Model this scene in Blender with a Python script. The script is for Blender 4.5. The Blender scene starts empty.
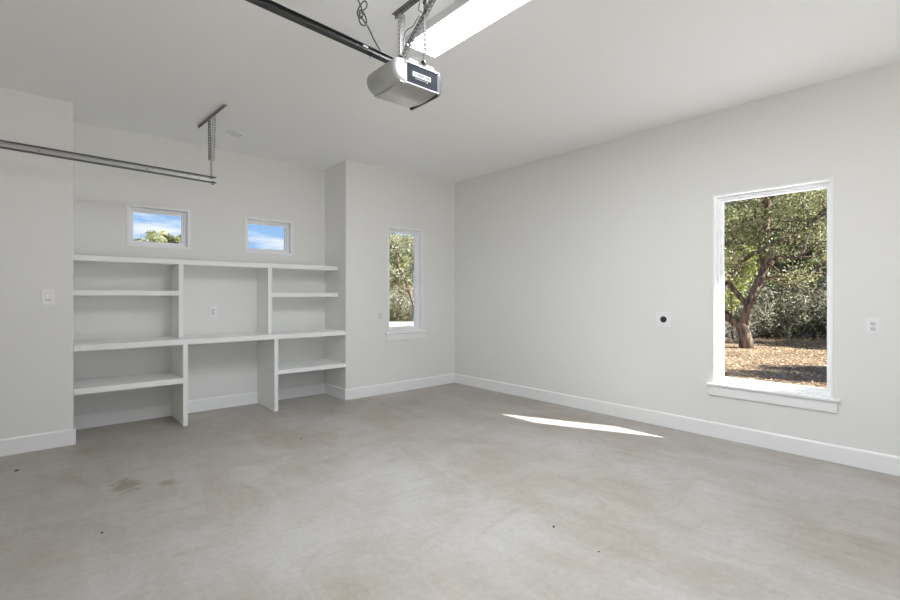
import bpy, bmesh, math, random
import numpy as np
from mathutils import Vector, Matrix
random.seed(7)
rng = np.random.default_rng(11)
S = bpy.context.scene
COL = S.collection
PI = math.pi

# ------------------------------------------------------------------ measurements
H = 3.05                        # ceiling height
XL, XP, D = -4.548, -1.85, 0.576  # niche: left side, right side, depth
WT = 0.16                       # wall thickness
X_DOOR = -7.6                   # garage door wall
Y_REAR = -8.8                   # rear wall
GZ = -0.15                      # ground level outside
SUN = Vector((-0.643, 1.42, -1.0)).normalized()   # travel direction of sunlight

# ------------------------------------------------------------------ node helpers
def new_mat(name):
    m = bpy.data.materials.new(name); m.use_nodes = True
    nt = m.node_tree; nt.nodes.clear()
    out = nt.nodes.new('ShaderNodeOutputMaterial')
    b = nt.nodes.new('ShaderNodeBsdfPrincipled')
    nt.links.new(b.outputs[0], out.inputs[0])
    return m, nt, b, out

def simple(name, col, rough=0.5, metal=0.0, spec=0.5, bump=0.0, bscale=300, var=0.0, vscale=8):
    m, nt, b, out = new_mat(name)
    b.inputs['Base Color'].default_value = (*col, 1)
    b.inputs['Roughness'].default_value = rough
    b.inputs['Metallic'].default_value = metal
    b.inputs['Specular IOR Level'].default_value = spec
    tc = nt.nodes.new('ShaderNodeTexCoord')
    if bump:
        n = nt.nodes.new('ShaderNodeTexNoise'); n.inputs['Scale'].default_value = bscale; n.inputs['Detail'].default_value = 3
        nt.links.new(tc.outputs['Object'], n.inputs['Vector'])
        bp = nt.nodes.new('ShaderNodeBump'); bp.inputs['Strength'].default_value = bump; bp.inputs['Distance'].default_value = 0.001
        nt.links.new(n.outputs['Fac'], bp.inputs['Height']); nt.links.new(bp.outputs[0], b.inputs['Normal'])
    if var:
        n = nt.nodes.new('ShaderNodeTexNoise'); n.inputs['Scale'].default_value = vscale; n.inputs['Detail'].default_value = 4
        nt.links.new(tc.outputs['Object'], n.inputs['Vector'])
        r = nt.nodes.new('ShaderNodeMix'); r.data_type = 'RGBA'
        r.inputs[6].default_value = (*[c * (1 - var) for c in col], 1)
        r.inputs[7].default_value = (*[min(1, c * (1 + var)) for c in col], 1)
        nt.links.new(n.outputs['Fac'], r.inputs[0]); nt.links.new(r.outputs[2], b.inputs['Base Color'])
    return m

M = {}
M['wall'] = simple('wall_paint', (0.80, 0.80, 0.785), 0.75, spec=0.25, bump=0.25, bscale=120)
M['ceiling'] = simple('ceiling_paint', (0.90, 0.905, 0.90), 0.85, spec=0.2, bump=0.3, bscale=90)
M['trim'] = simple('trim_paint', (0.88, 0.885, 0.885), 0.35, spec=0.4)
M['shelf'] = simple('shelf_paint', (0.87, 0.875, 0.865), 0.4, spec=0.4)
M['vinyl'] = simple('window_vinyl', (0.91, 0.91, 0.93), 0.35, spec=0.4)
M['plate'] = simple('plate_plastic', (0.87, 0.87, 0.88), 0.35)
M['plate_grey'] = simple('plate_grey_plastic', (0.68, 0.68, 0.69), 0.4)
M['plate_dark'] = simple('slot_dark', (0.05, 0.05, 0.05), 0.6)
M['black'] = simple('black_plastic', (0.012, 0.012, 0.013), 0.45)
M['outlet_black'] = simple('outlet_black', (0.01, 0.01, 0.011), 0.5)
M['galv'] = simple('galvanized_steel', (0.52, 0.52, 0.51), 0.42, metal=0.75, var=0.18, vscale=60)
M['galv_dark'] = simple('dull_galvanized_steel', (0.20, 0.20, 0.195), 0.55, metal=0.4, var=0.2, vscale=60)
M['strut_shaded'] = simple('shaded_strut_steel', (0.055, 0.055, 0.055), 0.75, spec=.15)  # steel colour darkened to paint in the shade on one opener strut
M['track_web'] = simple('track_zinc', (0.50, 0.50, 0.49), 0.45, metal=0.5, var=0.08, vscale=20)
M['track_edge'] = simple('track_edge_zinc', (0.10, 0.10, 0.10), 0.5, metal=0.5)
M['rail'] = simple('rail_black', (0.013, 0.013, 0.014), 0.4, spec=0.5)
M['rail_lip'] = simple('rail_lip_grey', (0.05, 0.05, 0.052), 0.35, metal=0.4)
M['op_grey'] = simple('opener_charcoal', (0.014, 0.0165, 0.023), 0.7, spec=.1)
M['op_dark'] = simple('opener_dark_cover', (0.03, 0.03, 0.034), 0.4)
M['op_silver'] = simple('opener_silver', (0.33, 0.33, 0.35), 0.5, metal=0.2)
M['op_metal'] = simple('opener_pan', (0.46, 0.45, 0.43), 0.33, metal=0.6, var=0.12, vscale=12)
M['label'] = simple('label_white', (0.36, 0.36, 0.37), 0.5)
M['cord'] = simple('cord_black', (0.02, 0.02, 0.02), 0.5)
M['gdoor'] = simple('garage_door_white', (0.72, 0.72, 0.70), 0.5)
M['ext'] = simple('exterior_stucco', (0.62, 0.58, 0.50), 0.9, bump=0.5, bscale=60)
M['roof'] = simple('eave_wood', (0.35, 0.24, 0.15), 0.7, var=0.2)
M['crumb'] = simple('dirt_crumb', (0.06, 0.045, 0.03), 0.9)

# translucent lens of the opener
m, nt, b, out = new_mat('opener_lens'); M['lens'] = m
b.inputs['Base Color'].default_value = (0.52, 0.525, 0.51, 1); b.inputs['Roughness'].default_value = 0.28
tr = nt.nodes.new('ShaderNodeBsdfTranslucent'); tr.inputs[0].default_value = (0.8, 0.8, 0.77, 1)
mx = nt.nodes.new('ShaderNodeMixShader'); mx.inputs[0].default_value = 0.3
nt.links.new(b.outputs[0], mx.inputs[1]); nt.links.new(tr.outputs[0], mx.inputs[2]); nt.links.new(mx.outputs[0], out.inputs[0])

# glass
m, nt, b, out = new_mat('window_glass'); M['glass'] = m
nt.nodes.remove(b)
t = nt.nodes.new('ShaderNodeBsdfTransparent'); t.inputs[0].default_value = (0.95, 0.965, 0.96, 1)
g = nt.nodes.new('ShaderNodeBsdfGlossy'); g.inputs['Roughness'].default_value = 0.02
mx = nt.nodes.new('ShaderNodeMixShader')
mx.inputs[0].default_value = 0.003; nt.links.new(t.outputs[0], mx.inputs[1]); nt.links.new(g.outputs[0], mx.inputs[2])
nt.links.new(mx.outputs[0], out.inputs[0])

# led diffuser
def emis(name, col, s):
    m = bpy.data.materials.new(name); m.use_nodes = True; nt = m.node_tree; nt.nodes.clear()
    o = nt.nodes.new('ShaderNodeOutputMaterial'); e = nt.nodes.new('ShaderNodeEmission')
    e.inputs[0].default_value = (*col, 1); e.inputs[1].default_value = s
    nt.links.new(e.outputs[0], o.inputs[0]); return m
LED = 38.0
M['led'] = emis('led_diffuser', (0.92, 0.965, 1.0), LED)

# concrete floor
def concrete():
    m, nt, b, out = new_mat('concrete_floor')
    N = nt.nodes.new; L = nt.links.new
    tc = N('ShaderNodeTexCoord')
    def noise(scale, detail=5, rough=0.6, dist=0.0, sc=(1, 1, 1), rot=0.0):
        mp = N('ShaderNodeMapping'); mp.inputs['Scale'].default_value = sc; mp.inputs['Rotation'].default_value = (0, 0, rot)
        L(tc.outputs['Object'], mp.inputs['Vector'])
        n = N('ShaderNodeTexNoise'); n.inputs['Scale'].default_value = scale; n.inputs['Detail'].default_value = detail
        n.inputs['Roughness'].default_value = rough; n.inputs['Distortion'].default_value = dist
        L(mp.outputs[0], n.inputs['Vector']); return n
    def ramp(src, p0, p1, c0=(0, 0, 0, 1), c1=(1, 1, 1, 1)):
        r = N('ShaderNodeValToRGB'); r.color_ramp.elements[0].position = p0; r.color_ramp.elements[1].position = p1
        r.color_ramp.elements[0].color = c0; r.color_ramp.elements[1].color = c1
        L(src, r.inputs[0]); return r.outputs[0]
    def mix(fac, a, c, mode='MIX', f=None):
        x = N('ShaderNodeMix'); x.data_type = 'RGBA'; x.blend_type = mode
        if fac is None: x.inputs[0].default_value = f
        elif f is not None:
            mu = N('ShaderNodeMath'); mu.operation = 'MULTIPLY'; L(fac, mu.inputs[0]); mu.inputs[1].default_value = f; L(mu.outputs[0], x.inputs[0])
        else: L(fac, x.inputs[0])
        for s, v in ((6, a), (7, c)):
            if isinstance(v, tuple): x.inputs[s].default_value = v
            else: L(v, x.inputs[s])
        return x.outputs[2]
    big = noise(0.9, 5, 0.62, 0.4)
    col = ramp(big.outputs[0], 0.33, 0.68, (0.345, 0.295, 0.235, 1), (0.455, 0.44, 0.425, 1))
    mid = noise(3.2, 8, 0.68, 1.2, (1, 0.45, 1), 0.7)
    col = mix(ramp(mid.outputs[0], 0.42, 0.72), col, (0.57, 0.57, 0.58, 1), f=0.5)
    mid2 = noise(2.3, 9, 0.7, 2.0, (0.5, 1.3, 1), -0.5)
    col = mix(ramp(mid2.outputs[0], 0.5, 0.74), col, (0.335, 0.30, 0.26, 1), f=0.55)
    tan = noise(1.6, 6, 0.6, 1.0)
    col = mix(ramp(tan.outputs[0], 0.56, 0.78), col, (0.49, 0.42, 0.33, 1), f=0.4)
    fine = noise(26, 8, 0.8)
    col = mix(None, col, ramp(fine.outputs[0], 0.25, 0.8, (0.80, 0.80, 0.80, 1), (1.14, 1.14, 1.14, 1)), 'MULTIPLY', 0.85)
    # small pits
    vo = N('ShaderNodeTexVoronoi'); vo.inputs['Scale'].default_value = 5.5; L(tc.outputs['Object'], vo.inputs['Vector'])
    pit = ramp(vo.outputs['Distance'], 0.012, 0.035, (1, 1, 1, 1), (0, 0, 0, 1))
    col = mix(pit, col, (0.16, 0.13, 0.10, 1), f=0.5)
    vo2 = N('ShaderNodeTexVoronoi'); vo2.inputs['Scale'].default_value = 14; L(tc.outputs['Object'], vo2.inputs['Vector'])
    col = mix(ramp(vo2.outputs['Distance'], 0.02, 0.07, (1, 1, 1, 1), (0, 0, 0, 1)), col, (0.22, 0.18, 0.14, 1), f=0.35)
    # hairline trowel scratches
    wv = noise(7, 10, 0.75, 3.0, (0.25, 1.6, 1), 0.9)
    sc = ramp(wv.outputs[0], 0.64, 0.67)
    col = mix(sc, col, (0.62, 0.60, 0.57, 1), f=0.3)
    # two old stains, plus a few faint ones
    sp = N('ShaderNodeSeparateXYZ'); L(tc.outputs['Object'], sp.inputs[0])
    sn = noise(9, 6, 0.75, 1.0)
    for (x, y, rx, ry, f_) in ((-4.32, -1.40, .11, .20, .75), (-4.09, -1.545, .07, .09, .65), (-4.40, -1.23, .05, .06, .25),
                               (-2.75, -1.9, .5, .12, .12), (-4.85, -2.1, .3, .3, .10)):
        def ax(o, c, r):
            s1 = N('ShaderNodeMath'); s1.operation = 'SUBTRACT'; L(o, s1.inputs[0]); s1.inputs[1].default_value = c
            s2 = N('ShaderNodeMath'); s2.operation = 'DIVIDE'; L(s1.outputs[0], s2.inputs[0]); s2.inputs[1].default_value = r
            s3 = N('ShaderNodeMath'); s3.operation = 'MULTIPLY'; L(s2.outputs[0], s3.inputs[0]); L(s2.outputs[0], s3.inputs[1]); return s3.outputs[0]
        ad = N('ShaderNodeMath'); ad.operation = 'ADD'; L(ax(sp.outputs[0], x, rx), ad.inputs[0]); L(ax(sp.outputs[1], y, ry), ad.inputs[1])
        n1 = N('ShaderNodeMath'); n1.operation = 'MULTIPLY_ADD'; L(sn.outputs[0], n1.inputs[0]); n1.inputs[1].default_value = 3.6; n1.inputs[2].default_value = -1.6
        a2 = N('ShaderNodeMath'); a2.operation = 'ADD'; L(ad.outputs[0], a2.inputs[0]); L(n1.outputs[0], a2.inputs[1])
        col = mix(ramp(a2.outputs[0], 0.25, 0.95, (1, 1, 1, 1), (0, 0, 0, 1)), col, (0.235, 0.20, 0.135, 1), f=f_)
    L(col, b.inputs['Base Color'])
    rg = N('ShaderNodeMapRange'); L(mid.outputs[0], rg.inputs[0]); rg.inputs[3].default_value = 0.36; rg.inputs[4].default_value = 0.62
    L(rg.outputs[0], b.inputs['Roughness']); b.inputs['Specular IOR Level'].default_value = 0.45
    bp = N('ShaderNodeBump'); bp.inputs['Strength'].default_value = 0.25; bp.inputs['Distance'].default_value = 0.004
    L(mid.outputs[0], bp.inputs['Height'])
    bp2 = N('ShaderNodeBump'); bp2.inputs['Strength'].default_value = 0.15; bp2.inputs['Distance'].default_value = 0.001
    L(fine.outputs[0], bp2.inputs['Height']); L(bp.outputs[0], bp2.inputs['Normal']); L(bp2.outputs[0], b.inputs['Normal'])
    return m
M['concrete'] = concrete()

def ground_mat():
    m, nt, b, out = new_mat('dry_ground'); N = nt.nodes.new; L = nt.links.new
    tc = N('ShaderNodeTexCoord')
    def noise(s, d=8, r=.65):
        n = N('ShaderNodeTexNoise'); n.inputs['Scale'].default_value = s; n.inputs['Detail'].default_value = d; n.inputs['Roughness'].default_value = r
        L(tc.outputs['Object'], n.inputs['Vector']); return n
    def ramp(src, els):
        r = N('ShaderNodeValToRGB'); e = r.color_ramp.elements
        e[0].position, e[0].color = els[0][0], (*els[0][1], 1); e[1].position, e[1].color = els[-1][0], (*els[-1][1], 1)
        for p, c in els[1:-1]: q = e.new(p); q.color = (*c, 1)
        L(src, r.inputs[0]); return r.outputs[0]
    a = noise(0.9, 6); c = noise(14, 9, .85)
    c1 = ramp(c.outputs[0], [(0.30, (0.05, 0.035, 0.025)), (0.44, (0.17, 0.115, 0.07)), (0.56, (0.33, 0.235, 0.15)), (0.70, (0.55, 0.44, 0.33))])
    c2 = ramp(c.outputs[0], [(0.28, (0.22, 0.145, 0.085)), (0.5, (0.38, 0.27, 0.165)), (0.75, (0.50, 0.39, 0.27))])
    x = N('ShaderNodeMix'); x.data_type = 'RGBA'
    f = ramp(a.outputs[0], [(0.45, (0, 0, 0)), (0.58, (1, 1, 1))])
    L(f, x.inputs[0]); L(c1, x.inputs[6]); L(c2, x.inputs[7]); L(x.outputs[2], b.inputs['Base Color'])
    b.inputs['Roughness'].default_value = 0.95; b.inputs['Specular IOR Level'].default_value = 0.1
    bp = N('ShaderNodeBump'); bp.inputs['Strength'].default_value = 0.8; bp.inputs['Distance'].default_value = 0.05
    L(c.outputs[0], bp.inputs['Height']); L(bp.outputs[0], b.inputs['Normal'])
    return m
M['ground'] = ground_mat()
M['gravel'] = simple('pale_caliche', (0.50, 0.46, 0.41), 0.95, spec=0.1, var=0.15, vscale=5)

def leaf_mat(name, cols, trans=0.35):
    m, nt, b, out = new_mat(name); N = nt.nodes.new; L = nt.links.new
    at = N('ShaderNodeAttribute'); at.attribute_name = 'tone'
    r = N('ShaderNodeValToRGB'); e = r.color_ramp.elements
    e[0].position, e[0].color = 0.0, (*cols[0], 1); e[1].position, e[1].color = 1.0, (*cols[-1], 1)
    for i, c in enumerate(cols[1:-1]): q = e.new((i + 1) / (len(cols) - 1)); q.color = (*c, 1)
    L(at.outputs['Fac'], r.inputs[0]); L(r.outputs[0], b.inputs['Base Color'])
    b.inputs['Roughness'].default_value = 0.5; b.inputs['Specular IOR Level'].default_value = 0.35
    t = N('ShaderNodeBsdfTranslucent'); L(r.outputs[0], t.inputs[0])
    mx = N('ShaderNodeMixShader'); mx.inputs[0].default_value = trans
    L(b.outputs[0], mx.inputs[1]); L(t.outputs[0], mx.inputs[2]); L(mx.outputs[0], out.inputs[0])
    return m
M['oak_leaf'] = leaf_mat('oak_leaves', [(0.05, 0.06, 0.025), (0.16, 0.18, 0.07), (0.36, 0.36, 0.17), (0.62, 0.59, 0.38)])
M['dull_leaf'] = leaf_mat('dull_leaves', [(0.04, 0.05, 0.025), (0.15, 0.16, 0.08), (0.33, 0.33, 0.21), (0.60, 0.58, 0.45)])
M['yellow_leaf'] = leaf_mat('yellow_green_leaves', [(0.16, 0.19, 0.04), (0.30, 0.33, 0.08), (0.46, 0.48, 0.16)])
M['twig'] = leaf_mat('dry_twigs', [(0.12, 0.10, 0.085), (0.32, 0.28, 0.24), (0.66, 0.59, 0.52)], 0.1)
m, nt, b, out = new_mat('oak_bark'); M['bark'] = m
n = nt.nodes.new('ShaderNodeTexNoise'); n.inputs['Scale'].default_value = 7; n.inputs['Detail'].default_value = 8
tc = nt.nodes.new('ShaderNodeTexCoord'); mp = nt.nodes.new('ShaderNodeMapping'); mp.inputs['Scale'].default_value = (2, 2, .5)
nt.links.new(tc.outputs['Object'], mp.inputs[0]); nt.links.new(mp.outputs[0], n.inputs['Vector'])
r = nt.nodes.new('ShaderNodeValToRGB'); r.color_ramp.elements[0].position = .35; r.color_ramp.elements[1].position = .65
r.color_ramp.elements[0].color = (0.05, 0.035, 0.028, 1); r.color_ramp.elements[1].color = (0.24, 0.165, 0.12, 1)
nt.links.new(n.outputs[0], r.inputs[0]); nt.links.new(r.outputs[0], b.inputs['Base Color']); b.inputs['Roughness'].default_value = .9
bp = nt.nodes.new('ShaderNodeBump'); bp.inputs['Distance'].default_value = .04; nt.links.new(n.outputs[0], bp.inputs['Height']); nt.links.new(bp.outputs[0], b.inputs['Normal'])

# ------------------------------------------------------------------ mesh helpers
class MB:
    def __init__(self): self.v = []; self.f = []; self.mi = []
    def add(self, vs, fs, mi=0):
        o = len(self.v); self.v += [tuple(p) for p in vs]; self.f += [tuple(i + o for i in q) for q in fs]; self.mi += [mi] * len(fs)
    def box(self, x0, x1, y0, y1, z0, z1, mi=0):
        self.add([(x, y, z) for x in (x0, x1) for y in (y0, y1) for z in (z0, z1)],
                 [(0, 1, 3, 2), (4, 6, 7, 5), (0, 4, 5, 1), (2, 3, 7, 6), (0, 2, 6, 4), (1, 5, 7, 3)], mi)
    def prism(self, prof, axis, a, b_, mi=0):
        # prof: list of 2-D points in the plane normal to axis
        n = len(prof)
        def pt(p, t): 
            return {'x': (t, p[0], p[1]), 'y': (p[0], t, p[1]), 'z': (p[0], p[1], t)}[axis]
        self.add([pt(p, a) for p in prof] + [pt(p, b_) for p in prof],
                 [tuple(range(n))[::-1], tuple(range(n, 2 * n))] + [(i, (i + 1) % n, n + (i + 1) % n, n + i) for i in range(n)], mi)
    def tube(self, pts, rad, seg=8, mi=0, cap=True):
        pts = [Vector(p) for p in pts]; rad = rad if isinstance(rad, (list, tuple)) else [rad] * len(pts)
        ring = []; up = None; vs = []; fs = []
        for i, p in enumerate(pts):
            t = (pts[min(i + 1, len(pts) - 1)] - pts[max(i - 1, 0)]).normalized()
            if up is None:
                up = Vector((0, 0, 1)) if abs(t.z) < .9 else Vector((1, 0, 0))
            s = t.cross(up).normalized(); up = s.cross(t).normalized()
            for k in range(seg):
                a = 2 * PI * k / seg; vs.append(p + (s * math.cos(a) + up * math.sin(a)) * rad[i])
        for i in range(len(pts) - 1):
            for k in range(seg):
                k2 = (k + 1) % seg; fs.append((i * seg + k, i * seg + k2, (i + 1) * seg + k2, (i + 1) * seg + k))
        if cap: fs += [tuple(range(seg))[::-1], tuple(range((len(pts) - 1) * seg, len(pts) * seg))]
        self.add(vs, fs, mi)
    def disc(self, c, axis, r, h, seg=24, mi=0, r2=None):
        c = Vector(c); a = Vector(axis).normalized()
        self.tube([c, c + a * h], [r, r if r2 is None else r2], seg, mi)
    def build(self, name, mats, parent=None, bevel=0.0, seg=2, smooth=False):
        me = bpy.data.meshes.new(name); me.from_pydata(self.v, [], self.f)
        mats = mats if isinstance(mats, (list, tuple)) else [mats]
        for m_ in mats: me.materials.append(m_)
        if len(mats) > 1: me.polygons.foreach_set('material_index', self.mi)
        bm = bmesh.new(); bm.from_mesh(me); bmesh.ops.recalc_face_normals(bm, faces=bm.faces); bm.to_mesh(me); bm.free()
        if smooth:
            me.polygons.foreach_set('use_smooth', [True] * len(me.polygons))
        o = bpy.data.objects.new(name, me); COL.objects.link(o)
        if parent:
            o.parent = parent
            o.matrix_parent_inverse = Matrix.Translation(parent.location).inverted() if parent.type == 'EMPTY' and tuple(parent.location) != (0, 0, 0) and not parent.parent else Matrix()
        if bevel:
            b_ = o.modifiers.new('bevel', 'BEVEL'); b_.width = bevel; b_.segments = seg; b_.limit_method = 'ANGLE'; b_.angle_limit = math.radians(40)
            b_.harden_normals = False
        return o
def tag(o, label=None, cat=None, group=None, kind=None):
    if label: o['label'] = label
    if cat: o['category'] = cat
    if group: o['group'] = group
    if kind: o['kind'] = kind
    return o
def empty(name, loc, label=None, cat=None, kind=None, group=None):
    o = bpy.data.objects.new(name, None); COL.objects.link(o); o.location = loc; o.empty_display_size = .1
    return tag(o, label, cat, group, kind)
def struct(o, label, cat):
    return tag(o, label, cat, kind='structure')

def wall_grid(mb, plane, p0, p1, u0, u1, z0, z1, holes):
    """a wall slab between plane coordinates p0 (inside) and p1 (outside), running u0..u1, with rectangular openings"""
    us = sorted({u0, u1, *[h[0] for h in holes], *[h[1] for h in holes]}); zs = sorted({z0, z1, *[h[2] for h in holes], *[h[3] for h in holes]})
    def P(u, z, p): return (u, p, z) if plane == 'y' else (p, u, z)
    nu, nz = len(us) - 1, len(zs) - 1
    def solid(i, j):
        if i < 0 or j < 0 or i >= nu or j >= nz: return False
        cu, cz = (us[i] + us[i + 1]) / 2, (zs[j] + zs[j + 1]) / 2
        return not any(h[0] < cu < h[1] and h[2] < cz < h[3] for h in holes)
    idx = {}; vs = []
    def vid(i, j, k):
        if (i, j, k) not in idx: idx[(i, j, k)] = len(vs); vs.append(P(us[i], zs[j], (p0, p1)[k]))
        return idx[(i, j, k)]
    fs = []
    for i in range(nu):
        for j in range(nz):
            if not solid(i, j): continue
            for k in (0, 1): fs.append((vid(i, j, k), vid(i + 1, j, k), vid(i + 1, j + 1, k), vid(i, j + 1, k)))
            if not solid(i - 1, j): fs.append((vid(i, j, 0), vid(i, j + 1, 0), vid(i, j + 1, 1), vid(i, j, 1)))
            if not solid(i + 1, j): fs.append((vid(i + 1, j, 0), vid(i + 1, j + 1, 0), vid(i + 1, j + 1, 1), vid(i + 1, j, 1)))
            if not solid(i, j - 1): fs.append((vid(i, j, 0), vid(i + 1, j, 0), vid(i + 1, j, 1), vid(i, j, 1)))
            if not solid(i, j + 1): fs.append((vid(i, j + 1, 0), vid(i + 1, j + 1, 0), vid(i + 1, j + 1, 1), vid(i, j + 1, 1)))
    mb.add(vs, fs)
def round_edge(o, pred, width=0.012):
    me = o.data; at = me.attributes.new('bevel_weight_edge', 'FLOAT', 'EDGE')
    for e in me.edges:
        if all(pred(me.vertices[i].co) for i in e.vertices): at.data[e.index].value = 1.0
    b_ = o.modifiers.new('bullnose', 'BEVEL'); b_.width = width; b_.segments = 4; b_.limit_method = 'WEIGHT'; b_.harden_normals = False

# ------------------------------------------------------------------ shell
WR = (-4.545, -3.655, 0.505, 2.270)      # right window: y0,y1,z0,z1
WB = (-1.217, -0.614, 0.822, 2.280)      # back window: x0,x1
WN1 = (-4.090, -3.491, 1.850, 2.297)
WN2 = (-2.898, -2.302, 1.850, 2.291)
Z0, Z1 = 0.0, H
mb = MB(); mb.box(X_DOOR - .3, .16, Y_REAR - .3, D + WT, -0.12, 0.0)
struct(mb.build('floor', M['concrete']), 'grey and tan smooth concrete garage floor', 'floor')
mb = MB(); mb.box(X_DOOR - .2, WT, Y_REAR - .2, D + WT, H, H + .14)
struct(mb.build('ceiling', M['ceiling']), 'flat off-white drywall ceiling', 'ceiling')
mb = MB(); wall_grid(mb, 'x', 0, WT, Y_REAR - .2, D + WT, -.12, H + .01, [WR])
struct(mb.build('wall_right', [M['wall']]), 'off-white wall with the tall picture window', 'wall')
mb = MB(); wall_grid(mb, 'y', 0, WT, XP, 0.0, Z0, Z1, [WB])
o = mb.build('wall_back', [M['wall']]); struct(o, 'off-white back wall with the narrow window', 'wall')
round_edge(o, lambda c: abs(c.x - XP) < 1e-4 and abs(c.y) < 1e-4)
mb = MB(); mb.box(XP, XP + .14, WT, D + WT, 0, H)
struct(mb.build('wall_alcove_right', M['wall']), 'side return of the shelving alcove', 'wall')
mb = MB(); wall_grid(mb, 'y', D, D + WT, XL, XP, Z0, Z1, [WN1, WN2])
struct(mb.build('wall_alcove_back', M['wall']), 'back wall of the alcove with two small high windows', 'wall')
mb = MB(); mb.box(X_DOOR - .2, XL, 0, D + WT, 0, H)
o = mb.build('wall_left', M['wall']); struct(o, 'off-white wall section left of the shelving alcove', 'wall')
round_edge(o, lambda c: abs(c.x - XL) < 1e-4 and abs(c.y) < 1e-4)
# garage-door wall (out of frame)
GD = (-6.1, -0.75, 0.0, 2.35)
mb = MB(); wall_grid(mb, 'x', X_DOOR, X_DOOR - .2, Y_REAR - .2, 0.0, Z0, Z1, [(GD[0], GD[1], 0.0, GD[3])])
struct(mb.build('wall_door_side', M['wall']), 'wall with the garage door', 'wall')
gd = empty('door_1', (X_DOOR - .06, (GD[0] + GD[1]) / 2, 0), 'white sectional garage door', 'door', 'structure')
for k in range(4):
    mb = MB(); z0 = k * .585 + .005
    mb.box(X_DOOR - .08, X_DOOR - .04, GD[0], GD[1], z0, z0 + .58)
    for j in range(8):
        w = (GD[1] - GD[0]) / 8; y = GD[0] + j * w
        mb.box(X_DOOR - .045, X_DOOR - .03, y + .08, y + w - .08, z0 + .1, z0 + .48)
    mb.build('door_section', M['gdoor'], gd, bevel=.008)
# rear wall with an opening added behind the camera to let in fill daylight
RO = (-5.0, -1.7, 0.0, 2.45)
mb = MB(); wall_grid(mb, 'y', Y_REAR, Y_REAR - .2, X_DOOR, 0.0, Z0, Z1, [RO])
struct(mb.build('wall_rear', M['wall']), 'rear wall with a wide opening added for fill daylight', 'wall')

# eave over the right wall and roof slab
mb = MB(); mb.box(WT, .815, -7.6, 1.4, 2.62, 2.80)
mb.box(WT - .02, .3, -7.6, 1.4, 2.80, 3.25)
struct(mb.build('trim_eave_right', M['roof']), 'roof eave outside the right wall', 'eave')

# ------------------------------------------------------------------ baseboards
BT, BH = .016, .14
def base_profile(): return [(0, 0), (BT, 0), (BT, BH - .012), (BT - .005, BH - .003), (BT - .011, BH), (0, BH)]
def baseboard(name, p0, p1, n, label):
    """p0->p1 along the wall foot, n = inward normal"""
    p0, p1, n = Vector(p0), Vector(p1), Vector(n); pr = base_profile(); k = len(pr)
    vs = [p0 + n * a + Vector((0, 0, z)) for a, z in pr] + [p1 + n * a + Vector((0, 0, z)) for a, z in pr]
    mb = MB(); mb.add(vs, [tuple(range(k))[::-1], tuple(range(k, 2 * k))] + [(i, (i + 1) % k, k + (i + 1) % k, k + i) for i in range(k)])
    return struct(mb.build(name, M['trim']), label, 'baseboard')
Zf = 0.0015
baseboard('baseboard_right', (0, Y_REAR, Zf), (0, 0, Zf), (-1, 0, 0), 'white baseboard along the right wall')
baseboard('baseboard_back', (XP - BT, 0, Zf), (-BT, 0, Zf), (0, -1, 0), 'white baseboard under the narrow window')
baseboard('baseboard_left', (X_DOOR, 0, Zf), (XL + BT, 0, Zf), (0, -1, 0), 'white baseboard left of the alcove')
baseboard('baseboard_alcove_back', (XL + BT, D, Zf), (XP - BT, D, Zf), (0, -1, 0), 'white baseboard at the alcove back')
baseboard('baseboard_alcove_right', (XP, 0, Zf), (XP, D, Zf), (-1, 0, 0), 'white baseboard on the alcove right return')
baseboard('baseboard_alcove_left', (XL, 0, Zf), (XL, D, Zf), (1, 0, 0), 'white baseboard on the alcove left return')

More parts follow.
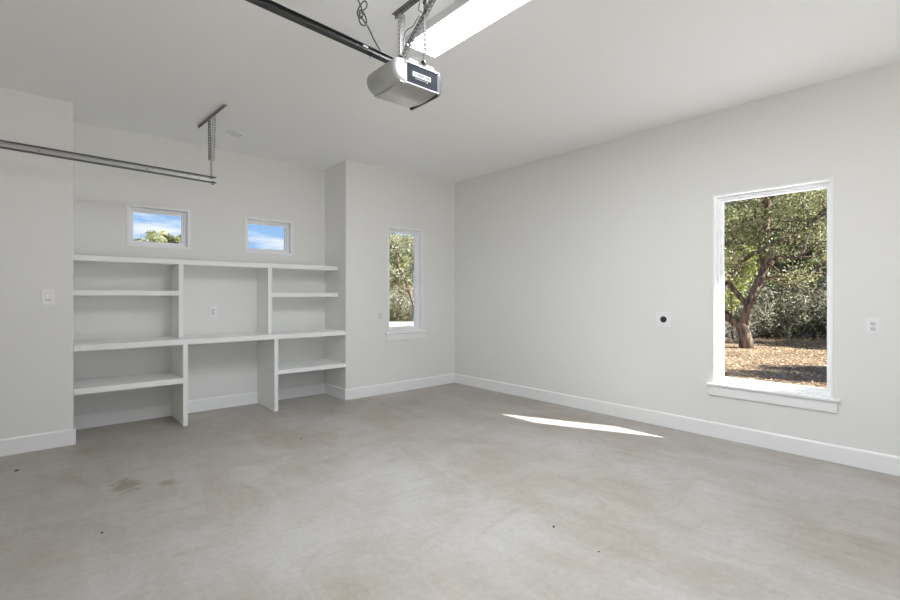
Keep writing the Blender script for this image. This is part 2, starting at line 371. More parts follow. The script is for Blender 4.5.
# ------------------------------------------------------------------ windows
def frame4(mb, P, u0, u1, z0, z1, w, a, b_):
    """rectangular frame; P maps (u, depth, z)"""
    def bx(ua, ub, za, zb):
        pa, pb = P(ua, a, za), P(ub, b_, zb)
        mb.box(min(pa[0], pb[0]), max(pa[0], pb[0]), min(pa[1], pb[1]), max(pa[1], pb[1]), za, zb)
    bx(u0, u0 + w, z0, z1); bx(u1 - w, u1, z0, z1); bx(u0 + w, u1 - w, z0, z0 + w); bx(u0 + w, u1 - w, z1 - w, z1)
def window(n, plane, p, u0, u1, z0, z1, stool, label):
    def P(u, d, z): return (p + d, u, z) if plane == 'x' else (u, p + d, z)
    root = empty('window_%d' % n, P((u0 + u1) / 2, 0, z0), label, 'window', 'structure')
    mb = MB(); frame4(mb, P, u0, u1, z0, z1, .014 if plane == 'x' else .026, -.004, .085); mb.build('jamb_liner', M['trim'], root, bevel=.002)
    e = .014 if plane == 'x' else .026
    mb = MB(); frame4(mb, P, u0 + e, u1 - e, z0 + e, z1 - e, .024, .068, .150); mb.build('window_frame', M['vinyl'], root, bevel=.003)
    e2 = e + .024
    mb = MB(); frame4(mb, P, u0 + e2, u1 - e2, z0 + e2, z1 - e2, .018, .088, .132); s = mb.build('sash', M['vinyl'], root, bevel=.003)
    e3 = e2 + .016
    a, c = P(u0 + e3, .107, z0), P(u1 - e3, .111, z0)
    mb = MB(); mb.box(min(a[0], c[0]), max(a[0], c[0]), min(a[1], c[1]), max(a[1], c[1]), z0 + e3, z1 - e3)
    mb.build('pane', M['glass'], s)
    if stool:
        a, c = P(u0 - .045, -.036, 0), P(u1 + .045, .0, 0)
        mb = MB(); mb.box(min(a[0], c[0]), max(a[0], c[0]), min(a[1], c[1]), max(a[1], c[1]), z0 - .02, z0 + .002)
        a, c = P(u0 + .001, .0, 0), P(u1 - .001, .08, 0)
        mb.box(min(a[0], c[0]), max(a[0], c[0]), min(a[1], c[1]), max(a[1], c[1]), z0 - .02, z0 - .001)
        mb.build('window_stool', M['trim'], root, bevel=.004)
        a, c = P(u0 - .03, -.018, 0), P(u1 + .03, .0, 0)
        mb = MB(); mb.box(min(a[0], c[0]), max(a[0], c[0]), min(a[1], c[1]), max(a[1], c[1]), z0 - .108, z0 - .02)
        mb.build('apron', M['trim'], root, bevel=.002)
window(1, 'y', D, *WN1, False, 'small high window with treetops outside')
window(2, 'y', D, *WN2, False, 'small high window showing only sky')
window(3, 'y', 0, *WB, True, 'narrow tall window in the back wall')
window(4, 'x', 0, *WR, True, 'large picture window in the right wall')

# ------------------------------------------------------------------ built-in shelving
sh = empty('built_in_shelving', ((XL + XP) / 2, D / 2, 0), 'white built-in shelving unit with a worktop filling the wall alcove', 'shelving')
g = .002
def slab(name, x0, x1, y0, z0, z1, y1=D - .002): mb = MB(); mb.box(x0, x1, y0, y1, z0, z1); return mb.build(name, M['shelf'], sh, bevel=.0025)
slab('worktop', XL + g, XP - g, 0.0, .828, .882)
P1, P2 = (-3.680, -3.637), (-2.755, -2.711)
slab('upright', *P1, 0.0, .0015, .828); slab('upright', *P2, 0.0, .0015, .828)
slab('upright', *P1, .2, .882, 1.655); slab('upright', *P2, .2, .882, 1.655)
slab('shelf', XL + g, XP - g, .2, 1.655, 1.705)
slab('shelf', XL + g, P1[0], .2, 1.329, 1.379)
slab('shelf', P2[1], XP - g, .2, 1.312, 1.364)
slab('shelf', XL + g, P1[0], 0.0, .437, .490)
slab('shelf', P2[1], XP - g, 0.0, .420, .470)

# ------------------------------------------------------------------ outlets and switches
def P_right(u, z, d): return (-d, u, z)
def P_back(y0): return lambda u, z, d: (u, y0 - d, z)
def boxP(mb, P, u0, u1, z0, z1, d0, d1, mi=0):
    a, c = P(u0, z0, d0), P(u1, z1, d1)
    mb.box(min(a[0], c[0]), max(a[0], c[0]), min(a[1], c[1]), max(a[1], c[1]), z0, z1, mi)
def duplex(P, u, z, label, name='wall_outlet', w=.07, h=.115):
    r = empty(name, P(u, z, 0), label, 'outlet')
    mb = MB(); boxP(mb, P, u - w / 2, u + w / 2, z - h / 2, z + h / 2, 0.0005, .006); mb.build('cover_plate', M['plate'], r, bevel=.0015)
    for s in (-1, 1):
        zc = z + s * .0195
        mb = MB(); boxP(mb, P, u - .0165, u + .0165, zc - .0135, zc + .0135, .006, .009); rc = mb.build('receptacle', M['plate_grey'], r, bevel=.001)
        mb = MB()
        boxP(mb, P, u - .008, u - .0055, zc - .003, zc + .007, .009, .0095); boxP(mb, P, u + .0055, u + .008, zc - .003, zc + .007, .009, .0095)
        boxP(mb, P, u - .0025, u + .0025, zc - .010, zc - .005, .009, .0095); mb.build('slots', M['plate_dark'], rc)
    mb = MB(); mb.disc(P(u, z, .006), Vector(P(0, 0, 1)) - Vector(P(0, 0, 0)), .0035, .001, 10); mb.build('screw', M['galv'], r)
    return r
duplex(P_right, -4.783, 1.095, 'white duplex outlet on the wall right of the large window', h=.122, w=.078)
duplex(P_back(D), -3.256, 1.14, 'white outlet on the alcove back wall above the worktop', h=.13, w=.075)
o = duplex(P_back(0.0), -1.335, 1.06, 'wall-coloured outlet beside the narrow back window', h=.115, w=.07)
for c_ in o.children:
    if c_.name.split('.')[0] == 'cover_plate': c_.data.materials[0] = M['wall']
# square plate with round black outlet
r = empty('round_power_outlet', (0, -3.195, 1.087), 'square white plate with a round black power outlet on the right wall', 'outlet')
mb = MB(); boxP(mb, P_right, -3.272, -3.118, 1.013, 1.161, .0005, .007); mb.build('cover_plate', M['plate'], r, bevel=.002)
mb = MB(); mb.disc((-.007, -3.195, 1.087), (-1, 0, 0), .031, .006, 28); rc = mb.build('receptacle', M['outlet_black'], r, bevel=.001)
mb = MB()
for dy, dz, a in ((-.012, 0, 0), (.012, 0, 0), (0, -.014, 1), (0, .014, 1)):
    mb.box(-.0138, -.013, -3.195 + dy - (.006 if a else .0015), -3.195 + dy + (.006 if a else .0015), 1.087 + dz - (.0015 if a else .006), 1.087 + dz + (.0015 if a else .006))
mb.build('slots', M['plate_dark'], rc)
for y, z in ((-3.25, 1.04), (-3.14, 1.04), (-3.25, 1.134), (-3.14, 1.134)):
    mb = MB(); mb.disc((-.007, y, z), (-1, 0, 0), .004, .001, 10); mb.build('screw', M['galv'], r)
# switch
r = empty('light_switch', (-4.72, 0, 1.316), 'white rocker light switch on the wall left of the shelving', 'switch')
P = P_back(0.0)
mb = MB(); boxP(mb, P, -4.762, -4.678, 1.248, 1.384, .0005, .007); mb.build('cover_plate', M['plate'], r, bevel=.0015)
mb = MB(); boxP(mb, P, -4.738, -4.702, 1.282, 1.350, .007, .009); mb.build('switch_surround', M['plate_grey'], r)
mb = MB(); mb.add([(-4.735, -.009, 1.285), (-4.705, -.009, 1.285), (-4.705, -.0095, 1.347), (-4.735, -.0095, 1.347), (-4.735, -.016, 1.30), (-4.705, -.016, 1.30)],
                  [(0, 1, 5, 4), (4, 5, 2, 3), (0, 4, 3), (1, 2, 5), (0, 3, 2, 1)]); mb.build('rocker', M['plate'], r)

# ------------------------------------------------------------------ ceiling lights
def led_light(x0, x1, y0, y1, label):
    r = empty('ceiling_light', ((x0 + x1) / 2, (y0 + y1) / 2, H), label, 'light')
    zb = H - .036; l = .009
    mb = MB(); mb.prism([(x0 - .012, H - .0005), (x0, zb), (x1, zb), (x1 + .012, H - .0005)], 'y', y0, y1); mb.build('light_housing', M['trim_metal'], r, bevel=.002)
    mb = MB()
    mb.box(x0, x0 + l, y0, y1, zb - .006, zb); mb.box(x1 - .005, x1, y0, y1, zb - .006, zb)
    mb.box(x0 + l, x1 - .005, y0, y0 + .02, zb - .006, zb); mb.box(x0 + l, x1 - .005, y1 - .02, y1, zb - .006, zb)
    mb.build('light_frame', M['trim_metal'], r, bevel=.001)
    mb = MB(); mb.box(x0 + l, x1 - .005, y0 + .02, y1 - .02, zb - .004, zb - .0005); mb.build('diffuser', M['led'], r)
M['trim_metal'] = simple('light_fixture_enamel', (0.70, 0.70, 0.69), 0.4)
led_light(-2.925, -2.665, -4.50, -2.775, 'long rectangular glowing light fixture on the ceiling behind the door opener')

# flat round ceiling light (off)
r = empty('recessed_light', (-3.21, -.108, H), 'small flat round white recessed light on the ceiling near the track hanger', 'light')
mb = MB(); mb.disc((-3.21, -.108, H - .0005), (0, 0, -1), .095, .010, 40, r2=.088); mb.build('trim_ring', M['plate'], r, bevel=.002)
mb = MB(); mb.disc((-3.21, -.108, H - .0105), (0, 0, -1), .066, .002, 36); mb.build('lens_disc', M['lens_off'] if 'lens_off' in M else simple('light_lens_off', (0.66, 0.69, 0.73), .3), r)

# ------------------------------------------------------------------ perforated steel
def perf_strip(mb, o, along, across, length, width, th=.0025, pitch=.0254, hole=.0052, mi=0, slot=1.0):
    """flat strip with a row of holes. o = corner, along/across unit vectors"""
    o, a, c = Vector(o), Vector(along).normalized(), Vector(across).normalized(); n = a.cross(c).normalized()
    k = max(1, int(length / pitch)); p = length / k; K = 8
    for i in range(k):
        ctr = o + a * (p * (i + .5)) + c * (width / 2)
        outer = [ctr + a * (x * p / 2) + c * (y * width / 2) for x, y in ((1, 0), (1, 1), (0, 1), (-1, 1), (-1, 0), (-1, -1), (0, -1), (1, -1))]
        inner = [ctr + a * math.cos(2 * PI * j / K) * hole * slot + c * math.sin(2 * PI * j / K) * hole for j in range(K)]
        vs = outer + inner + [v + n * th for v in outer] + [v + n * th for v in inner]; fs = []
        for j in range(K):
            q = (j + 1) % K
            fs += [(j, q, 8 + q, 8 + j), (16 + j, 24 + j, 24 + q, 16 + q), (8 + j, 8 + q, 24 + q, 24 + j)]
        fs += [(1, 2, 18, 17), (2, 3, 19, 18), (5, 6, 22, 21), (6, 7, 23, 22)]
        if i == k - 1: fs += [(7, 0, 16, 23), (0, 1, 17, 16)]
        if i == 0: fs += [(3, 4, 20, 19), (4, 5, 21, 20)]
        mb.add(vs, fs, mi)
def perf_angle(mb, o, along, c1, c2, length, w=.032, **k):
    perf_strip(mb, o, along, c1, length, w, **k)
    perf_strip(mb, o, along, c2, length, w, **k)

# ------------------------------------------------------------------ left door track
TY, TX1 = -.424, -3.485
tk = empty('garage_door_track', (TX1, TY, 2.447), 'long galvanized horizontal door track hanging near the left wall', 'track')
z0, z1 = 2.421, 2.474; x0 = X_DOOR + .3
def sl(x): return (TX1 - x) * .0215     # slight rise towards the door
mb = MB(); w = .0022
def run(prof, mi):
    n = len(prof); vs = [(x, TY + p[0], p[1] + sl(x)) for x in (x0, TX1) for p in prof]
    mb.add(vs, [tuple(range(n))[::-1], tuple(range(n, 2 * n))] + [(i, (i + 1) % n, n + (i + 1) % n, n + i) for i in range(n)], mi)
run([(.012, z0), (.0145, z0), (.0145, z1), (.012, z1)], 0)          # web
run([(-.02, z0 - .0), (.0145, z0 - .0), (.0145, z0 - .003), (-.02, z0 - .003)], 1)
run([(-.02, z1), (.0145, z1), (.0145, z1 + .003), (-.02, z1 + .003)], 1)
run([(-.0225, z0 - .003), (-.02, z0 - .003), (-.02, z0 + .006), (-.0225, z0 + .006)], 1)
run([(-.0225, z1 - .006), (-.02, z1 - .006), (-.02, z1 + .003), (-.0225, z1 + .003)], 1)
mb.build('track_channel', [M['track_web'], M['track_edge']], tk)
for x in (-4.78, -4.05):
    mb = MB(); mb.disc((x, TY + .012, (z0 + z1) / 2 + sl(x)), (0, -1, 0), .007, .004, 12); mb.build('bolt', M['galv_dark'], tk)
a, c = Vector((-3.567, -.105, H - .0005)), Vector((-3.526, -.847, H - .0005)); L_ = (c - a).length; al = (c - a).normalized(); ac = Vector((al.y, -al.x, 0)) 
mb = MB(); perf_strip(mb, a, al, ac * -1, L_, .032, hole=.006); perf_strip(mb, a + Vector((0, 0, 0)), al, (0, 0, -1), L_, .03, hole=.006)
mb.build('ceiling_bracket', M['galv_dark'], tk)
mb = MB(); perf_strip(mb, (-3.548, -.405, H - .01), (.012, 0, -1), (.9, -.35, 0), .40, .022); perf_strip(mb, (-3.548, -.405, H - .01), (.012, 0, -1), (0, 1, 0), .40, .012, hole=.003)
mb.build('hanger_strut', M['galv_dark'], tk)
mb = MB(); s0 = Vector((-3.536, -.50, H - .012)); s1 = Vector((-3.530, -.43, H - .42)); perf_strip(mb, s0, s1 - s0, (.75, -.55, -.1), (s1 - s0).length, .034, hole=.008)
mb.build('brace_strap', M['galv'], tk)
mb = MB(); perf_strip(mb, (-3.537, -.418, H - .36), (.035, 0, -1), (.8, -.5, 0), .235, .020, hole=.004); perf_strip(mb, (-3.537, -.418, H - .36), (.035, 0, -1), (0, 1, 0), .235, .01, hole=.003)
mb.build('drop_strap', M['galv'], tk)
mb = MB(); mb.disc((-3.53, -.43, H - .385), (-.6, -1, 0), .008, .016, 10); mb.build('bolt', M['galv_dark'], tk)
mb = MB(); mb.disc((-3.513, TY - .005, z0 + .012), (0, -1, 0), .007, .02, 10); mb.build('bolt', M['galv_dark'], tk)
mb = MB(); mb.box(-3.52, -3.506, TY - .02, TY + .01, z0 - .02, z0 - .002); mb.build('track_clip', M['galv_dark'], tk)

# ------------------------------------------------------------------ garage door opener
OY0, OY1 = -3.292, -3.028; OC = (OY0 + OY1) / 2; BX0, BX1 = -3.272, -3.048; BZ0, BZ1 = 2.478, 2.592
op = empty('garage_door_opener', ((BX0 + BX1) / 2, OC, BZ0), 'grey and black chain-drive motor unit hanging from the ceiling on steel struts with its black rail', 'opener')
op['label'] = 'grey motor unit and long black rail hanging from the ceiling on steel struts'
def rounded(o, w, s=3): 
    b_ = o.modifiers.new('round', 'BEVEL'); b_.width = w; b_.segments = s; b_.limit_method = 'ANGLE'; b_.angle_limit = math.radians(35); b_.harden_normals = False; return o
# chassis: dark painted shell with bowed underside pan
mb = MB(); mb.box(BX0, BX1, OY0, OY1, BZ0 + .004, BZ1); mh = mb.build('motor_housing', M['op_grey'], op, bevel=.003)
mb = MB(); mb.box(BX0 - .002, BX1 + .004, OY0 - .004, OY1 + .004, BZ1, BZ1 + .010)
for x in (-3.20, -3.13, -3.07): mb.disc((x, OC + .04, BZ1 + .01), (0, 0, 1), .006, .004, 10)
mb.box(BX0 + .01, BX1 - .01, OY0 + .02, OY1 - .02, BZ1 + .01, BZ1 + .02)
mb.build('top_plate', M['op_silver'], op, bevel=.0015)
mb = MB(); n = 10; prof = [(OY0 + (OY1 - OY0) * i / n, BZ0 - .013 * math.sin(PI * i / n)) for i in range(n + 1)] + [(OY1, BZ0 + .006), (OY0, BZ0 + .006)]
mb.prism(prof, 'x', BX0 - .04, BX1 - .012); mb.build('bottom_pan', M['op_metal'], op)
mb = MB(); mb.prism([(OY0 - .005, BZ0 + .002), (OY0 - .005, BZ0 + .008), (OY0, BZ0 + .008), (OY0, BZ0 + .002)], 'x', BX0 - .01, BX1); mb.build('silver_trim', M['op_silver'], op)
# rear dark cap, wraps over the +X end and shows as two dark lines underneath
mb = MB(); pr = [(BX1 - .012, BZ0 - .013), (BX1 + .006, BZ0 - .010), (BX1 + .022, BZ0 + .012), (BX1 + .026, BZ0 + .06), (BX1 + .018, BZ1 - .004), (BX1, BZ1), (BX1 - .012, BZ1)]
mb.prism(pr, 'y', OY0 - .002, OY1 + .002); rounded(mb.build('rear_cover', M['op_dark'], op), .006)
mb = MB(); mb.box(BX1 - .004, BX1 + .000, OY0 + .006, OY1 - .006, BZ0 - .0155, BZ0 - .0128); mb.build('rear_cover_ridge', M['op_silver'], op)
# lens: bulging translucent cover on the -X end, its lower lip sweeps back under the body
pr = [(-3.262, 2.608), (-3.300, 2.611), (-3.335, 2.603), (-3.357, 2.585), (-3.366, 2.558), (-3.364, 2.530), (-3.350, 2.503), (-3.325, 2.484), (-3.290, 2.472), (-3.262, 2.468)]
mb = MB(); mb.prism(pr, 'y', OY0 - .006, OY1 + .008); ln = mb.build('light_lens', M['lens'], op); rounded(ln, .022, 5)
for p in ln.data.polygons: p.use_smooth = True
mb = MB()
for k in range(5):
    zz = 2.500 + k * .009; xx = np.interp(zz, [2.484, 2.503, 2.53, 2.558], [-3.325, -3.350, -3.364, -3.366]) - .0005
    mb.box(xx - .0004, xx + .004, -3.20 + k * .008, OY1 - .025, zz, zz + .0014)
mb.build('vent_slots', M['op_slot'] if 'op_slot' in M else simple('vent_slot_grey', (0.30, 0.30, 0.29), .6), ln)
mb = MB(); mb.disc((-3.285, OY0 - .0055, 2.588), (0, -1, 0), .011, .0015, 16); mb.build('light_socket_hole', M['black'], ln)
# name plate on the camera-side face
mb = MB(); mb.box(-3.232, -3.106, OY0 - .0015, OY0, 2.530, 2.556); pl = mb.build('name_plate', M['label'], op)
def text(body, size, loc, mat, parent, name, bold=0.0, sx=1.0):
    cu = bpy.data.curves.new('t', 'FONT'); cu.body = body; cu.size = size; cu.align_x = 'CENTER'; cu.align_y = 'CENTER'; cu.extrude = .0004; cu.offset = bold
    t = bpy.data.objects.new('t', cu); COL.objects.link(t)
    bpy.context.view_layer.update()
    me = bpy.data.meshes.new_from_object(t.evaluated_get(bpy.context.evaluated_depsgraph_get()))
    bpy.data.objects.remove(t); bpy.data.curves.remove(cu)
    me.transform(Matrix.Translation(loc) @ Matrix.Rotation(PI / 2, 4, 'X') @ Matrix.Diagonal((sx, 1, 1, 1)))
    me.materials.clear(); me.materials.append(mat); me.name = name
    o = bpy.data.objects.new(name, me); COL.objects.link(o); o.parent = parent
    return o
text('CHAMBERLAIN', .021, (-3.169, OY0 - .002, 2.543), M['op_dark'], pl, 'lettering', .0006, .82)
mb = MB(); mb.box(-3.213, -3.137, OY0 - .001, OY0, 2.5205, 2.5225); mb.box(-3.134, -3.127, OY0 - .001, OY0, 2.517, 2.5225); mb.build('plate_underline', M['label'], op)
# top mounting tabs
for x in (-3.215, -3.100):
    mb = MB(); mb.box(x - .03, x + .03, OY0 + .012, OY0 + .016, BZ1 + .01, BZ1 + .036)
    mb.disc((x - .012, OY0 + .0115, BZ1 + .024), (0, -1, 0), .004, .001, 10, 1); mb.disc((x + .012, OY0 + .0115, BZ1 + .024), (0, -1, 0), .004, .001, 10, 1)
    mb.build('mounting_tab', [M['op_silver'], M['plate_dark']], op)
# rail
RX0 = X_DOOR + .25
mb = MB(); rz = 2.632
def tilt(mb): mb.v = [(x, y, z + .052 * (-3.3 - x)) for x, y, z in mb.v]; return mb
mb.prism([(OC - .016, rz + .002), (OC + .016, rz + .002), (OC + .016, rz + .005), (OC + .008, rz + .005), (OC + .008, rz + .024), (OC + .021, rz + .024), (OC + .021, rz + .028),
          (OC - .021, rz + .028), (OC - .021, rz + .024), (OC - .008, rz + .024), (OC - .008, rz + .005), (OC - .016, rz + .005)], 'x', RX0, -3.12, 0)
rl = tilt(mb).build('rail', M['rail'], op)
mb = MB(); mb.prism([(OC - .020, rz - .002), (OC + .020, rz - .002), (OC + .020, rz + .002), (OC - .020, rz + .002)], 'x', RX0, -3.30); tilt(mb).build('rail_bottom_flange', M['rail_lip'], rl, bevel=.001)
mb = MB(); mb.box(-3.475, -3.445, OC - .022, OC - .0208, rz + .010, rz + .020); tilt(mb).build('rail_sticker', M['label'], rl)
mb = MB(); mb.disc((-3.42, OC, rz - .002), (0, 0, -1), .003, .022, 8); mb.box(-3.430, -3.410, OC - .01, OC + .01, rz - .008, rz - .002); tilt(mb).build('trolley_stop', M['black'], rl)
# ceiling angle, struts and diagonal brace
HX = -3.124
mb = MB(); perf_angle(mb, (HX, -2.965, H - .001), (0, -1, 0), (0, 0, -1), (-1, 0, 0), .92, w=.024, hole=.005); mb.build('ceiling_bracket', M['galv_dark'], op)
mb = MB(); perf_strip(mb, (HX - .002, -3.030, 2.60), (0, 0, 1), (.92, -.4, 0), .432, .026, hole=.005)
perf_strip(mb, (HX - .002, -3.030, 2.60), (0, 0, 1), (-.5, .85, 0), .432, .02, hole=.0035); mb.build('hanger_strut', M['galv'], op)
mb = MB(); perf_strip(mb, (HX - .002, -3.275, 2.605), (0, 0, 1), (-.85, -.3, 0), .40, .026, hole=.0042)
perf_strip(mb, (HX - .002, -3.275, 2.605), (0, 0, 1), (.9, .2, 0), .40, .006, hole=.001); mb.build('hanger_strut', M['strut_shaded'], op)
a = Vector((HX - .012, -3.045, 2.735)); c = Vector((HX - .012, -3.475, 3.045)); al = (c - a).normalized()
mb = MB(); perf_strip(mb, a, al, (0, al.z, -al.y), (c - a).length, .03, hole=.0055, pitch=.022); perf_strip(mb, a, al, (1, 0, 0), (c - a).length, .018, hole=.004)
mb.build('diagonal_brace', M['galv_dark'], op)
for p, d, rr in (((HX - .014, -3.055, 2.755), (-1, -.2, 0), .009), ((HX - .014, -3.285, 2.965), (-1, -.2, 0), .008), ((HX - .02, -3.28, 2.632), (-1, -.4, 0), .012)):
    mb = MB(); mb.disc(p, d, rr, .014, 6); mb.build('bolt', M['black'], op)
def curve_tube(pts, rad, name, mat, parent, n=8, seg=8):
    P_ = [Vector(p) for p in pts]; P_ = [P_[0]] + P_ + [P_[-1]]; q = []
    for i in range(1, len(P_) - 2):
        for t in [k / n for k in range(n)]:
            a_, b_, c_, d_ = P_[i - 1:i + 3]
            q.append(.5 * ((2 * b_) + (-a_ + c_) * t + (2 * a_ - 5 * b_ + 4 * c_ - d_) * t * t + (-a_ + 3 * b_ - 3 * c_ + d_) * t ** 3))
    q.append(P_[-2]); mb = MB(); mb.tube(q, rad, seg); o = mb.build(name, mat, parent)
    for p in o.data.polygons: p.use_smooth = True
    return o
y = -3.12
curve_tube([(-3.53, y - .02, 3.045), (-3.50, y, 2.965), (-3.462, y, 2.915), (-3.437, y + .006, 2.868), (-3.452, y + .01, 2.84), (-3.469, y + .012, 2.862), (-3.458, y + .004, 2.90),
            (-3.435, y, 2.935), (-3.418, y - .004, 2.93), (-3.425, y - .008, 2.90), (-3.452, y - .01, 2.868), (-3.472, y - .01, 2.825), (-3.455, y - .008, 2.797), (-3.428, y - .006, 2.805),
            (-3.418, y, 2.835), (-3.432, y + .006, 2.875), (-3.452, y + .012, 2.885), (-3.455, y + .012, 2.86), (-3.43, y + .004, 2.83), (-3.405, y, 2.80), (-3.375, y, 2.755), (-3.345, y - .01, 2.705), (-3.32, y - .02, 2.668)],
           .0036, 'power_cord', M['cord'], op)
curve_tube([(HX + .02, -3.19, 3.03), (HX + .01, -3.19, 2.985), (HX + .0, -3.235, 2.945), (HX - .03, -3.235, 2.90), (HX - .03, -3.19, 2.875), (HX - .035, -3.13, 2.87), (HX - .03, -3.10, 2.83), (HX - .02, -3.09, 2.78)],
           .0024, 'low_voltage_wire', M['cord'], op)
curve_tube([(HX + .02, -3.06, 2.76), (HX + .04, -3.12, 2.74), (HX + .06, -3.17, 2.69), (HX + .05, -3.21, 2.63), (HX + .03, -3.22, 2.605)], .0022, 'bell_wire', M['label'], op)

# ------------------------------------------------------------------ floor crumbs
def crumb(x, y, s, label):
    bm = bmesh.new(); bmesh.ops.create_icosphere(bm, subdivisions=1, radius=s)
    for v in bm.verts: v.co *= random.uniform(.6, 1.2); v.co.z *= .35
    mz = min(v.co.z for v in bm.verts); me = bpy.data.meshes.new('dirt_crumb'); bm.to_mesh(me); bm.free(); me.materials.append(M['crumb'])
    o = bpy.data.objects.new('dirt_crumb', me); COL.objects.link(o); o.location = (x, y, -mz + .0002); o.rotation_euler.z = random.uniform(0, 3); o.scale = (1.5, .8, 1)
    tag(o, label, 'debris', 'dark crumbs on the floor')
crumb(-4.508, -2.106, .011, 'small dark crumb on the floor at lower left, in front of the shelving')
crumb(-4.903, -.531, .014, 'small dark crumb on the floor below the light switch')
crumb(-2.951, -1.179, .010, 'small dark crumb on the floor in front of the middle shelving upright')
crumb(-2.545, -3.723, .010, 'larger dark crumb on the open floor at lower right')
crumb(-2.586, -4.036, .006, 'tiny dark crumb nearest the bottom of the photo on the right')
crumb(-1.079, -2.925, .006, 'tiny dark crumb just in front of the sunlit patch')

# ------------------------------------------------------------------ outdoors
def ground():
    n = 90; xs = np.linspace(-60, 90, n); ys = np.linspace(-60, 90, n); X, Y = np.meshgrid(xs, ys, indexing='ij')
    Z = GZ + .05 * np.sin(X * .7 + 1) * np.cos(Y * .5) * np.clip((np.hypot(X, Y) - 7) / 10, 0, 1)
    v = np.stack([X, Y, Z], -1).reshape(-1, 3); f = [(i * n + j, (i + 1) * n + j, (i + 1) * n + j + 1, i * n + j + 1) for i in range(n - 1) for j in range(n - 1)]
    me = bpy.data.meshes.new('ground'); me.from_pydata(v.tolist(), [], f); me.materials.append(M['ground']); o = bpy.data.objects.new('ground', me); COL.objects.link(o)
    struct(o, 'dry tan ground strewn with leaf litter outside', 'ground')
ground()
mb = MB(); pts = []
for i in range(28):
    a = 2 * PI * i / 28; pts.append((6 + (8 + 1.2 * math.sin(3 * a)) * math.cos(a), 11 + (7.5 + math.sin(2 * a + 1)) * math.sin(a)))
mb.prism(pts, 'z', GZ - .1, GZ + .07); struct(mb.build('trim_gravel_drive', M['gravel']), 'pale gravel drive outside the narrow back window', 'drive')

M['pale'] = simple('pale_bounce_ground', (0.73, 0.735, 0.73), 0.95, spec=0.1, var=0.12, vscale=6, bump=.6, bscale=40)  # kept pale to bounce sunlight into the room
mb = MB(); mb.prism([(.16, -9.2), (4.1, -9.2), (4.3, -6), (4.15, -3), (4.4, 0), (4.2, 3), (.16, 3)], 'z', GZ - .1, GZ + .06); struct(mb.build('trim_bounce_strip', M['pale']), 'added pale gravel strip that bounces sunlight in through the picture window', 'bounce_strip')  # unseen strip, added to reflect sunlight up onto the ceiling
mb = MB(); mb.prism([(-9, -22), (2.5, -22), (2.5, -9.12), (-9, -9.12)], 'z', GZ - .1, -.02); struct(mb.build('trim_bounce_apron', M['pale']), 'added pale concrete apron that bounces sunlight in through the rear opening', 'bounce_apron')  # unseen slab, added to reflect sunlight in from the rear
def leaves(name, centres, rad, per, size, mat, parent=None, flat=1.0, tone=None, lie=1.0):
    """clusters of small folded leaf quads around centres"""
    c = np.repeat(np.asarray(centres, float), per, 0); n = len(c)
    d = rng.normal(size=(n, 3)); d /= np.linalg.norm(d, axis=1)[:, None]
    r = np.asarray(rad, float); r = np.repeat(r, per) if r.ndim else np.full(n, float(r))
    p = c + d * (r * rng.random(n) ** .45)[:, None] * np.array([1, 1, flat])
    a = rng.normal(size=(n, 3)); a /= np.linalg.norm(a, axis=1)[:, None]
    b_ = np.cross(a, rng.normal(size=(n, 3))); b_ /= np.linalg.norm(b_, axis=1)[:, None]
    a[:, 2] *= lie; b_[:, 2] *= lie
    s = (size * (.6 + .8 * rng.random(n)))[:, None]
    V = np.stack([p - a * s, p + b_ * s * .45, p + a * s, p - b_ * s * .45], 1).reshape(-1, 3)
    me = bpy.data.meshes.new(name); me.vertices.add(4 * n); me.vertices.foreach_set('co', V.ravel())
    me.loops.add(4 * n); me.loops.foreach_set('vertex_index', np.arange(4 * n)); me.polygons.add(n)
    me.polygons.foreach_set('loop_start', np.arange(n) * 4); me.polygons.foreach_set('loop_total', np.full(n, 4)); me.update()
    t = rng.random(n) if tone is None else np.clip(np.repeat(tone, per) + rng.normal(size=n) * .22, 0, 1)
    at = me.attributes.new('tone', 'FLOAT', 'FACE'); at.data.foreach_set('value', t)
    me.materials.append(mat); o = bpy.data.objects.new(name, me); COL.objects.link(o)
    if parent: o.parent = parent
    return o
def branch_path(p, d, length, n, wob, lift=0.0):
    pts = [np.array(p, float)]; d = np.array(d, float); d /= np.linalg.norm(d)
    for i in range(n):
        d = d + rng.normal(size=3) * wob + np.array([0, 0, lift]); d /= np.linalg.norm(d); pts.append(pts[-1] + d * length / n)
    return pts
def grow(mb, p, d, length, r, depth, tips, wob=.22):
    pts = branch_path(p, d, length, 5, wob, .03); mb.tube([tuple(q) for q in pts], [max(.006, r * (1 - .55 * i / 5)) for i in range(6)], 6 if r > .05 else 4, cap=False)
    if depth == 0: tips += [pts[3], pts[5]]; return
    for k in range(3 if depth > 1 else 4):
        i = random.choice((2, 3, 4, 5)); dd = (pts[i] - pts[i - 1]); dd /= np.linalg.norm(dd)
        grow(mb, pts[i], dd + rng.normal(size=3) * .75 + np.array([0, 0, .15]), length * random.uniform(.5, .75), r * .45, depth - 1, tips, wob)
    tips.append(pts[5])

